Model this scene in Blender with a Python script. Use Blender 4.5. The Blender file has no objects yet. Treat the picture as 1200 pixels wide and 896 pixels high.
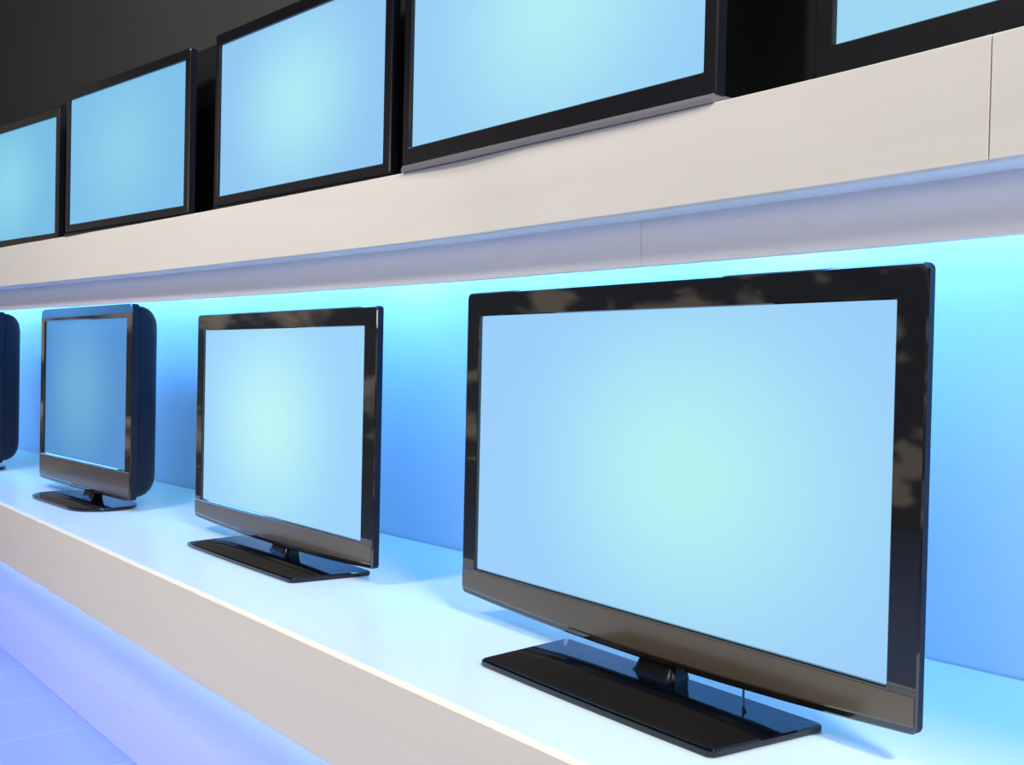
import bpy, bmesh, math
from mathutils import Vector, Matrix
scene=bpy.context.scene
col=scene.collection
try:
    scene.view_settings.view_transform='Standard'
    scene.view_settings.look='None'
except Exception: pass

def lin(c):
    o=[]
    for v in c:
        v=v/255.0
        o.append(v/12.92 if v<=0.04045 else ((v+0.055)/1.055)**2.4)
    return (o[0],o[1],o[2],1.0)

# ---------------------------------------------------------------- materials
def new_mat(name):
    m=bpy.data.materials.new(name); m.use_nodes=True
    nt=m.node_tree
    return m,nt,nt.nodes['Principled BSDF']
def paint(name,rgb,rough=0.5,var=0.04,scale=(6,6,40),bump=0.0,metal=0.0,spec=0.5,coat=0.0,ior=1.5):
    m,nt,b=new_mat(name)
    tc=nt.nodes.new('ShaderNodeTexCoord'); mp=nt.nodes.new('ShaderNodeMapping')
    mp.inputs['Scale'].default_value=scale
    nz=nt.nodes.new('ShaderNodeTexNoise'); nz.inputs['Scale'].default_value=1.0; nz.inputs['Detail'].default_value=4
    cr=nt.nodes.new('ShaderNodeValToRGB')
    c=lin(rgb)
    cr.color_ramp.elements[0].position=0.3; cr.color_ramp.elements[1].position=0.7
    cr.color_ramp.elements[0].color=(c[0]*(1-var),c[1]*(1-var),c[2]*(1-var),1)
    cr.color_ramp.elements[1].color=(min(1,c[0]*(1+var)),min(1,c[1]*(1+var)),min(1,c[2]*(1+var)),1)
    nt.links.new(tc.outputs['Object'],mp.inputs['Vector']); nt.links.new(mp.outputs['Vector'],nz.inputs['Vector'])
    nt.links.new(nz.outputs['Fac'],cr.inputs['Fac']); nt.links.new(cr.outputs['Color'],b.inputs['Base Color'])
    b.inputs['Roughness'].default_value=rough; b.inputs['Metallic'].default_value=metal
    b.inputs['IOR'].default_value=ior
    b.inputs['Specular IOR Level'].default_value=spec; b.inputs['Coat Weight'].default_value=coat
    b.inputs['Coat Roughness'].default_value=0.02
    if bump:
        bp=nt.nodes.new('ShaderNodeBump'); bp.inputs['Strength'].default_value=bump; bp.inputs['Distance'].default_value=0.002
        nt.links.new(nz.outputs['Fac'],bp.inputs['Height']); nt.links.new(bp.outputs['Normal'],b.inputs['Normal'])
    return m
M_shelf=paint('cream_laminate',(216,211,202),0.45,0.02,(2,2,30))
M_counter=paint('warm_cream_laminate',(240,231,213),0.45,0.02,(2,2,30))
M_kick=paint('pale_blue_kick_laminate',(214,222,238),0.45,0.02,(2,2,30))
M_valance=paint('near_white_laminate',(243,238,236),0.5,0.015,(2,2,30))  # near-white base colour, lightened to brighten the band in place of light spill
M_soffit=paint('blue_spill_laminate',(222,230,240),0.5,0.02,(2,2,2))  # blue LED spill tinted into the soffit's base colour
M_deck=paint('white_gloss_laminate',(212,225,232),0.28,0.02,(3,3,3))
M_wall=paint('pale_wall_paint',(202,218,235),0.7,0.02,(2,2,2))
M_dark=paint('charcoal_wall_paint',(63,63,64),0.8,0.05,(2,2,2),spec=0.2)
M_black=paint('black_backing_panel',(16,22,22),0.7,0.1,(2,2,2),spec=0.2)
M_gloss=paint('piano_black_plastic',(12,11,12),0.03,0.15,(3,3,3),spec=0.6,coat=0.25,ior=1.75)
M_thin=paint('satin_black_plastic',(17,17,22),0.22,0.15,(3,3,3),spec=0.4)
M_warmrefl=paint('warm_reflection_plastic',(98,86,72),0.2,0.1,(2,2,4),spec=0.6,metal=0.4,coat=0.25)  # warm floor reflection put into the colour of the lower bezel strip
M_base=paint('black_glass',(6,9,14),0.06,0.1,(2,2,2),spec=0.5,coat=0.0)
M_neck=paint('black_neck_plastic',(6,7,10),0.3,0.1,(2,2,2),spec=0.25)
M_case=paint('matte_black_casing',(12,17,32),0.5,0.1,(4,4,4),spec=0.25)
M_silver=paint('silver_trim',(125,123,132),0.3,0.05,(4,4,4),metal=0.3)
M_cable=paint('cable_rubber',(18,20,26),0.5,0.1)
M_ceil=paint('dark_ceiling_paint',(50,50,50),0.9,0.05,(1,1,1),spec=0.1)

def floor_mat():
    m,nt,b=new_mat('floor_tiles')
    tc=nt.nodes.new('ShaderNodeTexCoord'); mp=nt.nodes.new('ShaderNodeMapping')
    mp.inputs['Rotation'].default_value=(0,0,0.05)
    br=nt.nodes.new('ShaderNodeTexBrick')
    br.offset=0.0
    br.inputs['Scale'].default_value=1.0
    br.inputs['Brick Width'].default_value=0.45; br.inputs['Row Height'].default_value=0.45
    br.inputs['Mortar Size'].default_value=0.003
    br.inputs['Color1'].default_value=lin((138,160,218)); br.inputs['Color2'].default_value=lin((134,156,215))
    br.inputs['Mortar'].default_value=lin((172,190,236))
    nt.links.new(tc.outputs['Object'],mp.inputs['Vector']); nt.links.new(mp.outputs['Vector'],br.inputs['Vector'])
    nt.links.new(br.outputs['Color'],b.inputs['Base Color']); b.inputs['Roughness'].default_value=0.35
    return m
M_floor=floor_mat()

def screen_mat(name,cc,ec,W,H,cx=0.0,cz=0.0,strength=1.0):
    m=bpy.data.materials.new(name); m.use_nodes=True; nt=m.node_tree
    b=nt.nodes['Principled BSDF']
    tc=nt.nodes.new('ShaderNodeTexCoord'); mp=nt.nodes.new('ShaderNodeMapping')
    mp.vector_type='POINT'
    sx=1/(W*0.58); sz=1/(H*0.84)
    mp.inputs['Location'].default_value=(-cx*sx,0,-(cz)*sz)
    mp.inputs['Scale'].default_value=(sx,0.0,sz)
    vl=nt.nodes.new('ShaderNodeVectorMath'); vl.operation='LENGTH'
    cr=nt.nodes.new('ShaderNodeValToRGB'); cr.color_ramp.interpolation='EASE'
    cr.color_ramp.elements[0].color=lin(cc); cr.color_ramp.elements[1].color=lin(ec)
    cr.color_ramp.elements[1].position=0.9
    nt.links.new(tc.outputs['Object'],mp.inputs['Vector']); nt.links.new(mp.outputs['Vector'],vl.inputs[0])
    nt.links.new(vl.outputs['Value'],cr.inputs['Fac']); nt.links.new(cr.outputs['Color'],b.inputs['Emission Color'])
    b.inputs['Emission Strength'].default_value=strength
    b.inputs['Base Color'].default_value=(0.01,0.012,0.015,1); b.inputs['Roughness'].default_value=0.5
    b.inputs['Specular IOR Level'].default_value=0.1
    return m

# ---------------------------------------------------------------- helpers
def link(me,name,mat,parent=None,smooth=False,label=None,ang=35):
    ob=bpy.data.objects.new(name,me); col.objects.link(ob)
    if mat: me.materials.append(mat)
    if smooth:
        for p in me.polygons: p.use_smooth=True
        try: me.set_sharp_from_angle(angle=math.radians(ang))
        except Exception: pass
    if parent: ob.parent=parent
    if label: ob['label']=label
    return ob
def recalc(me):
    bm=bmesh.new(); bm.from_mesh(me); bmesh.ops.recalc_face_normals(bm,faces=bm.faces); bm.to_mesh(me); bm.free()
def mesh(name,v,f):
    me=bpy.data.meshes.new(name); me.from_pydata([tuple(p) for p in v],[],f); me.update(); recalc(me); return me
def rings(name,loops,cap0=True,cap1=True,close=False):
    n=len(loops[0]); v=[];f=[]
    for L in loops: v+=L
    K=len(loops)
    for k in range(K if close else K-1):
        a=k*n; b=((k+1)%K)*n
        for i in range(n):
            j=(i+1)%n; f.append((a+i,a+j,b+j,b+i))
    if not close:
        if cap0: f.append(tuple(range(n)))
        if cap1: f.append(tuple((K-1)*n+i for i in range(n)))
    return mesh(name,v,f)
def rrect(x0,x1,z0,z1,r,seg=5,side=10):
    """closed outline, counter-clockwise, in (x,z)"""
    pts=[]
    cs=[(x1-r,z0+r,-90),(x1-r,z1-r,0),(x0+r,z1-r,90),(x0+r,z0+r,180)]
    for k,(cx,cz,a0) in enumerate(cs):
        arc=[(cx+r*math.cos(math.radians(a0+90*i/seg)),cz+r*math.sin(math.radians(a0+90*i/seg))) for i in range(seg+1)]
        pts+=arc
        nx=cs[(k+1)%4]; a=math.radians(nx[2])
        e=(nx[0]+r*math.cos(a),nx[1]+r*math.sin(a)); s=arc[-1]
        for i in range(1,side): pts.append((s[0]+(e[0]-s[0])*i/side,s[1]+(e[1]-s[1])*i/side))
    return pts
def empty(name,loc,yaw,label,cat,group=None):
    e=bpy.data.objects.new(name,None); col.objects.link(e); e.empty_display_size=0.1
    e.location=loc; e.rotation_euler=(0,0,yaw); e['label']=label; e['category']=cat
    if group: e['group']=group
    return e

# ---------------------------------------------------------------- televisions
def frame_mesh(W,H,zb,ml,mr,mt,mb,depth,rad,bulge):
    def bend(pts,y,ky=1.0):
        out=[]
        for x,z in pts:
            w=max(0,1-(2*x/W)**2); t=max(0,min(1,1-(z-zb)/(mb if mb>0 else 1)))
            out.append((x,y,z-bulge*w*t*ky))
        return out
    o=lambda d,r:rrect(-W/2+d,W/2-d,zb+d,zb+H-d,max(r,0.002))
    inner=lambda d:rrect(-W/2+ml-d,W/2-mr+d,zb+mb-d,zb+H-mt+d,0.003)
    L=[bend(inner(0),0.014,0),bend(inner(0),0.002,0),bend(inner(0.002),0.0,0),
       bend(o(0.003,rad),0.0),bend(o(0.0,rad),0.003),bend(o(0,rad),depth),
       bend(o(0.012,rad),depth+0.006)]
    return rings('frame',L,cap0=False,cap1=True)
def bar_mesh(W,zb,mb,bulge,inset,drop):
    n=24
    vs=[];fs=[]
    for i in range(n+1):
        x=-W/2+inset+(W-2*inset)*i/n
        w=1-(2*x/W)**2
        top=zb+mb-0.006; bot=zb-bulge*w+drop
        for (y,z) in [(0.006,top),(-0.001,top),(-0.002,top-0.001),(-0.002,bot+0.004),(0.0,bot),(0.006,bot)]:
            vs.append((x,y,z))
    for i in range(n):
        for k in range(6):
            a=i*6+k;b=i*6+(k+1)%6; fs.append((a,b,b+6,a+6))
    fs.append(tuple(range(6))); fs.append(tuple(n*6+k for k in range(6)))
    return mesh('lower_bezel_reflection',vs,fs)
def tv(loc,yaw,W,H,zb,margins,depth,label,scr,base=None,back=0.05,rad=0.012,bulge=0.015,warm_refl=True,group=None,lip=False,cables=False,roundback=False,drop=0.012,strength=1.0):
    ml,mr,mt,mb=margins
    e=empty('television',loc,yaw,label,'television',group)
    fr=link(frame_mesh(W,H,zb,ml,mr,mt,mb,depth,rad,bulge),'bezel',M_gloss if warm_refl else M_thin,e,True,'glossy black bezel',18)
    fr.data.materials.append(M_case)
    for p in fr.data.polygons:
        if p.center.y>0.008 and p.center.y<depth+0.02 and (abs(p.center.x)>W/2-0.015 or p.center.z>zb+H-0.015 or p.center.z<zb+0.015): p.material_index=1
    sw=W-ml-mr; sh=H-mt-mb; scx=(ml-mr)/2; scz=zb+mb+sh/2
    me=mesh('screen',[(-sw/2,0,-sh/2),(sw/2,0,-sh/2),(sw/2,0,sh/2),(-sw/2,0,sh/2)],[(0,1,2,3)])
    mat=screen_mat('screen_glow',scr[0],scr[1],sw,sh,scr[2]*sw,scr[3]*sh,strength)
    s=link(me,'screen',mat,e,False,'lit pale blue screen'); s.location=(scx,0.010,scz)
    if warm_refl:
        link(bar_mesh(W,zb,mb,bulge,rad*0.4,drop),'lower_bezel_reflection',M_warmrefl,e,True,'glossy lower bezel strip with painted warm reflection',18)
    if roundback:
        L=[]
        for t in range(7):
            a=t/6*math.pi/2
            ins=0.006+0.08*(1-math.cos(a)); y=depth+0.004+back*math.sin(a)
            L.append([(x,y,z) for x,z in rrect(-W/2+ins,W/2-ins,zb+0.004+ins,zb+H-ins,0.04)])
        link(rings('back_casing',L),'back_casing',M_case,e,True)
    else:
        L=[]
        for ins,y in ((0.05,depth+0.004),(0.055,depth+0.02),(0.09,depth+back*0.8),(0.12,depth+back)):
            L.append([(x,y,z) for x,z in rrect(-W/2+ins,W/2-ins,zb+ins*0.6,zb+H-ins,0.03)])
        link(rings('back_casing',L),'back_casing',M_case,e,True)
    if base:
        kind,bw,bd,by,bx=base
        if kind=='slab':
            def outl(s):
                fw=bw/2-s; d=bd/2-s
                pts=rrect(-fw,fw,-d,d,0.012)
                return [(bx+x*(1+0.04*(z/d)),by+z - 0.004*(1-(x/fw)**2)*(1 if z<0 else 0)) for x,z in pts]
        else:
            def outl(s):
                pts=rrect(-bw/2+s,bw/2-s,-bd/2+s,bd/2-s,bd/2-s-0.004,seg=10)
                return [(bx+x,by+z) for x,z in pts]
        L=[[(x,y,z) for x,y in outl(s)] for s,z in ((0.002,0.0),(0,0.003),(0,0.011),(0.003,0.014),(0.05,0.0145),(0.09,0.015))]
        link(rings('stand_base',L),'stand_base',M_base,e,True,'glossy black stand base')
        def nk(w,d,z,yc): return [(bx*0.6+x,yc+y,z) for x,y in rrect(-w/2,w/2,-d/2,d/2,min(w,d)*0.25)]
        L=[nk(0.12,0.06,0.0145,0.022),nk(0.11,0.055,0.021,0.026),nk(0.10,0.05,0.045,0.036),nk(0.10,0.05,zb+0.09,0.05+depth*0.6)]
        link(rings('stand_neck',L),'stand_neck',M_neck,e,True,'black stand neck')
    if cables:
        for k,pts in enumerate(([(0.22,0.07,zb+0.07),(0.225,0.065,0.07),(0.24,0.05,0.035),(0.26,0.02,0.0185),(0.30,-0.02,0.0175)],)):
            cu=bpy.data.curves.new('cable','CURVE'); cu.dimensions='3D'; cu.bevel_depth=0.0022; cu.bevel_resolution=3
            sp=cu.splines.new('NURBS'); sp.points.add(len(pts)-1)
            for q,p in zip(sp.points,pts): q.co=(*p,1)
            sp.use_endpoint_u=True; sp.order_u=4
            o=bpy.data.objects.new('tmp_curve',cu)
            me=bpy.data.meshes.new_from_object(o); bpy.data.objects.remove(o)
            me.name='cable'; me.materials.clear()
            link(me,'cable',M_cable,e,True,'thin dark cable')
    if lip:
        vs=[];fs=[]
        hh=zb*0.6
        for x in (-W/2+0.004,W/2-0.004):
            for y,z in ((-0.004,0.0),(-0.004,hh),(0.0,zb+0.002),(0.05,zb+0.002),(0.05,0.0)): vs.append((x,y,z))
        for k in range(5): fs.append((k,(k+1)%5,(k+1)%5+5,k+5))
        fs+= [(0,1,2,3,4),(5,6,7,8,9)]
        link(mesh('foot_rail',vs,fs),'foot_rail',M_silver if lip=='silver' else M_thin,e,False,'thin silver foot rail' if lip=='silver' else None)
    return e

Z0=0.77; ZU=1.86
G1='flat-screen televisions on the lower display counter'
G2='flat-screen televisions on the upper shelf'
tv((0.2665,2.1292,Z0),-0.9106,1.246,0.7477,0.06,(0.052,0.056,0.058,0.066),0.018,
   'large glossy black flat-screen television on a rectangular glass stand',((180,240,240),(154,206,249),0.09,-0.02),
   base=('slab',0.665,0.265,-0.087,0.077),group=G1,cables=True,bulge=0.02)
tv((-0.7703,3.3845,Z0),-0.8728,1.213,0.7389,0.05,(0.050,0.066,0.056,0.070),0.022,
   'glossy black flat-screen television on a flat rectangular stand',((188,244,243),(156,210,248),-0.05,0.0),
   base=('slab',0.76,0.25,-0.037,0.072),group=G1)
tv((-1.899,4.618,Z0),-0.833,1.085,0.802,0.045,(0.045,0.06,0.056,0.122),0.03,
   'black flat-screen television with deep rounded back and oval stand',((108,172,212),(82,142,204),-0.05,0.02),
   base=('oval',0.68,0.28,-0.03,0.12),group=G1,back=0.10,rad=0.03,bulge=0.004,roundback=True,drop=0.014)
tv((-3.12,5.97,Z0),-0.80,1.085,0.812,0.045,(0.045,0.06,0.056,0.122),0.03,
   'black flat-screen television with deep rounded back and oval stand',((108,172,212),(82,142,204),-0.05,0.02),
   base=('oval',0.68,0.28,-0.03,0.12),group=G1,back=0.10,rad=0.03,bulge=0.004,roundback=True,drop=0.014)
lab='thin-bezel black flat-screen television standing against black panel'
mg=(0.022,0.030,0.034,0.030)
def up(cx,cy,yaw,W,H,scr,mg=mg,lab=lab,zb=0.012,lip=True):
    return tv((cx,cy,ZU),yaw,W,H,zb,mg,0.025,lab,scr,group=G2,bulge=0.0,warm_refl=False,lip=lip,rad=0.006,back=0.03)
up(-2.20,4.57,-0.73,0.90,0.54,((140,211,234),(116,187,225),-0.05,0))
up(-1.405,3.733,-0.747,0.908,0.541,((138,206,231),(124,190,233),0,0))
up(-0.63,2.942,-0.797,0.892,0.531,((168,234,243),(143,197,241),0,0))
up(0.030,2.172,-0.873,0.962,0.60,((176,235,241),(150,206,245),0.05,-0.05),mg=(0.030,0.030,0.04,0.043),zb=0.014,
   lab='large black flat-screen television with silver foot rail on shelf edge',lip='silver')
up(0.783,1.295,-0.93,1.02,0.585,((172,233,241),(154,212,240),0.0,0.0),mg=(0.035,0.035,0.04,0.05))

# ---------------------------------------------------------------- shelves
ctrl=[(-6.2,8.42),(-4.2,6.50),(-2.20,4.50),(-1.24,3.55),(-0.28,2.545),(0.04,2.166),(0.342,1.80),(0.663,1.375),(1.30,0.45)]
def catmull(P,n=8):
    out=[]
    Q=[tuple(2*a-b for a,b in zip(P[0],P[1]))]+list(P)+[tuple(2*a-b for a,b in zip(P[-1],P[-2]))]
    for i in range(1,len(Q)-2):
        for k in range(n):
            t=k/n
            out.append(tuple(0.5*((2*b)+(-a+c)*t+(2*a-5*b+4*c-d)*t*t+(-a+3*b-3*c+d)*t**3) for a,b,c,d in zip(Q[i-1],Q[i],Q[i+1],Q[i+2])))
    out.append(P[-1]); return out
curve=catmull(ctrl)
def offset(P,d):
    out=[]
    for i,p in enumerate(P):
        a=P[max(i-1,0)]; b=P[min(i+1,len(P)-1)]
        t=Vector((b[0]-a[0],b[1]-a[1])).normalized(); nrm=Vector((-t.y,t.x))
        if nrm.x<0: nrm=-nrm
        out.append((p[0]+nrm.x*d,p[1]+nrm.y*d))
    return out
def cut(P,x0,x1):
    def at(x):
        for a,b in zip(P,P[1:]):
            if a[0]<=x<=b[0]:
                t=(x-a[0])/(b[0]-a[0]); return (x,a[1]+(b[1]-a[1])*t)
    out=[at(x0)] if x0 is not None else []
    out+=[p for p in P if (x0 is None or p[0]>x0+1e-4) and (x1 is None or p[0]<x1-1e-4)]
    if x1 is not None: out.append(at(x1))
    return out
def wallstrip(name,P,d0,d1,z0,z1,mat,parent=None,ch=0.0015,label=None):
    A=offset(P,d0);B=offset(P,d1);A2=offset(P,d0+ch)
    L=[]
    for i in range(len(P)):
        L.append([(A[i][0],A[i][1],z0+ch),(A[i][0],A[i][1],z1-ch),(A2[i][0],A2[i][1],z1),(B[i][0],B[i][1],z1),(B[i][0],B[i][1],z0),(A2[i][0],A2[i][1],z0)])
    return link(rings(name,L),name,mat,parent,False,label)
WL=lambda x:(x,7.267-(x+3.553)*1.1028)
wd=Vector((1,-1.1028,0)).normalized(); wn=Vector((-wd.y,wd.x,0))
if wn.x<0: wn=-wn
def WLb(x):
    p=WL(x); return (p[0]-wn.x*0.004,p[1]-wn.y*0.004)
def slab(name,P,Q,z0,z1,mat,parent=None):
    ring=P+Q[::-1]; n=len(ring)
    v=[(x,y,z0) for x,y in ring]+[(x,y,z1) for x,y in ring]
    f=[tuple(range(n)),tuple(range(n,2*n))]+[(i,(i+1)%n,(i+1)%n+n,i+n) for i in range(n)]
    return link(mesh(name,v,f),name,mat,parent)
def struct(o): o['kind']='structure'; return o

us=empty('display_shelf',(0,0,0),0,'long cream wall shelf gently curved with hidden cyan lighting','shelf')
wallstrip('fascia_panel',cut(curve,None,0.6345),0,0.018,1.69,ZU,M_shelf,us)
wallstrip('fascia_panel',cut(curve,0.6360,None),0,0.018,1.69,ZU,M_shelf,us)
slab('shelf_deck',offset(curve,0.0185),[WLb(-6.9),WLb(2.35)],1.835,1.858,M_shelf,us)
slab('soffit_board',offset(curve,0.0185),offset(curve,0.088),1.6905,1.705,M_soffit,us)
c2=cut(curve,None,0.179); c3=cut(curve,0.1803,None)
wallstrip('light_valance',c2,0.0885,0.104,1.60,1.80,M_valance,us)
wallstrip('light_valance',c3,0.0885,0.104,1.60,1.80,M_valance,us)
struct(wallstrip('backing_panel',curve,0.15,0.17,ZU,ZU+0.60,M_black))  # black backing panel behind the upper televisions, not a room wall

lc=empty('display_counter',(0,0,0),0,'long white display counter with cream front and violet underlighting','counter')
F=lambda x:(x,4.4-(x+2.148)*1.2170)
front=[F(-6.5),F(-4),F(-2),F(0),F(1.4)]
wallstrip('front_fascia',front,0,0.02,0.53,Z0,M_counter,lc,ch=0.003)
slab('counter_top',offset(front,0.0205),[WLb(-7.2),WLb(2.6)],Z0-0.03,Z0-0.0005,M_deck,lc)
wallstrip('kick_panel',front,0.16,0.18,0.0,Z0-0.031,M_kick,lc)
slab('underside_board',offset(front,0.0205),offset(front,0.159),0.60,0.615,M_shelf,lc)

# ---------------------------------------------------------------- room
def wallplane(name,a,b,z0,z1,mat,th=0.1):
    P=[a,b];Q=[(a[0]+wn.x*th,a[1]+wn.y*th),(b[0]+wn.x*th,b[1]+wn.y*th)]
    return struct(slab(name,P,Q,z0,z1,mat))
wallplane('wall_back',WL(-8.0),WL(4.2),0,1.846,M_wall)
wallplane('wall_upper',WL(-8.0),WL(4.2),1.847,5.0,M_dark)

# ---------------------------------------------------------------- lights
def area(name,loc,target,sx,sy,power,rgb,along=None):
    l=bpy.data.lights.new(name,'AREA'); l.shape='RECTANGLE'; l.size=sx; l.size_y=sy; l.energy=power; l.color=rgb
    o=bpy.data.objects.new(name,l); col.objects.link(o)
    d=(Vector(target)-Vector(loc)).normalized()
    z=-d
    if along is None: x=Vector((0,0,1)).cross(z).normalized() if abs(z.z)<0.99 else Vector((1,0,0))
    else:
        x=Vector(along).normalized(); x=(x-x.dot(z)*z).normalized()
    y=z.cross(x)
    M=Matrix((x,y,z)).transposed().to_4x4(); M.translation=Vector(loc); o.matrix_world=M
    return o
bays=[(-5.2,7.5),(-3.9,6.2),(-2.65,4.95),(-1.45,3.75),(-0.3,2.62),(0.62,1.5),(1.4,0.5)]
wp=Vector((*WL(0),0))
for i,(x,y) in enumerate(bays):
    q=min(curve,key=lambda c:(c[0]-x)**2+(c[1]-y)**2)
    p=Vector((q[0],q[1],1.72))+wn*0.16
    dist=(wp-p).dot(wn)
    a=p+wn*(dist-0.11)+Vector((0,0,0.08))
    k=1.35 if i<3 else 1.0
    area('cove_light',a,a+wn*0.16+Vector((0,0,-0.22)),1.75,0.04,2.9,(0.38,1.0,0.93),along=wd)
    area('cove_light_blue',p+Vector((0,0,0.03)),p+wn*0.45+Vector((0,0,-0.5)),1.75,0.12,11*k,(0.08,0.34,1.0),along=wd)
area('key_light',(1.5,-1.4,4.2),(-0.6,2.6,0.9),0.9,0.35,250,(1.0,0.95,0.87))
area('key_light_far',(-2.6,1.2,4.2),(-3.0,5.4,0.9),1.2,0.35,150,(1.0,0.95,0.88))
area('fill_light',(-2.2,-3.6,2.6),(-0.9,3.0,0.65),3.0,1.2,58,(1.0,0.93,0.80))  # unseen fill added behind the camera to brighten the lower fascia
fd=Vector((1,-1.217,0)).normalized(); fn=Vector((1.217,1,0)).normalized()
for x in (-5.2,-3.9,-2.6,-1.3,0.0):
    p=Vector((*F(x),0.56))+fn*0.028
    area('kick_light',p,p+fn*0.05+Vector((0,0,-0.40)),2.05,0.02,7.5,(0.21,0.32,1.0),along=fd)
w=bpy.data.worlds.new('World'); scene.world=w; w.use_nodes=True
nt=w.node_tree; bg=nt.nodes['Background']
tc=nt.nodes.new('ShaderNodeTexCoord'); nz=nt.nodes.new('ShaderNodeTexNoise'); nz.inputs['Scale'].default_value=18; nz.inputs['Detail'].default_value=3
nz.inputs['Distortion'].default_value=0.3
mp=nt.nodes.new('ShaderNodeMapping'); mp.inputs['Scale'].default_value=(1,1,1.6)
cr=nt.nodes.new('ShaderNodeValToRGB'); cr.color_ramp.elements[0].position=0.51; cr.color_ramp.elements[1].position=0.60
cr.color_ramp.elements[0].color=(0.15,0.16,0.185,1); cr.color_ramp.elements[1].color=(0.95,0.80,0.66,1)
nt.links.new(tc.outputs['Generated'],mp.inputs['Vector']); nt.links.new(mp.outputs['Vector'],nz.inputs['Vector']); nt.links.new(nz.outputs['Fac'],cr.inputs['Fac']); nt.links.new(cr.outputs['Color'],bg.inputs[0])
bg.inputs[1].default_value=0.65

# ---------------------------------------------------------------- camera
cam=bpy.data.cameras.new('Camera'); co=bpy.data.objects.new('Camera',cam); col.objects.link(co); scene.camera=co
cam.sensor_width=36; cam.lens=1225.1*36/1200; cam.clip_start=0.05
M=Matrix.Rotation(math.pi/2-0.01623,4,'X')@Matrix.Rotation(0.02203,4,'Z'); M.translation=Vector((0,0,1.4)); co.matrix_world=M

# square the whole room up to the world axes (back wall runs along X)
ang=math.atan(1.1028); R=Matrix.Rotation(ang,4,'Z')
bpy.context.view_layer.update()
for o in list(col.objects):
    if o.parent is None: o.matrix_world=R@o.matrix_world
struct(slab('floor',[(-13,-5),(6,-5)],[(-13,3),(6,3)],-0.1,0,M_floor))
struct(slab('ceiling',[(-13,-5),(6,-5)],[(-13,3),(6,3)],5.0,5.1,M_ceil))
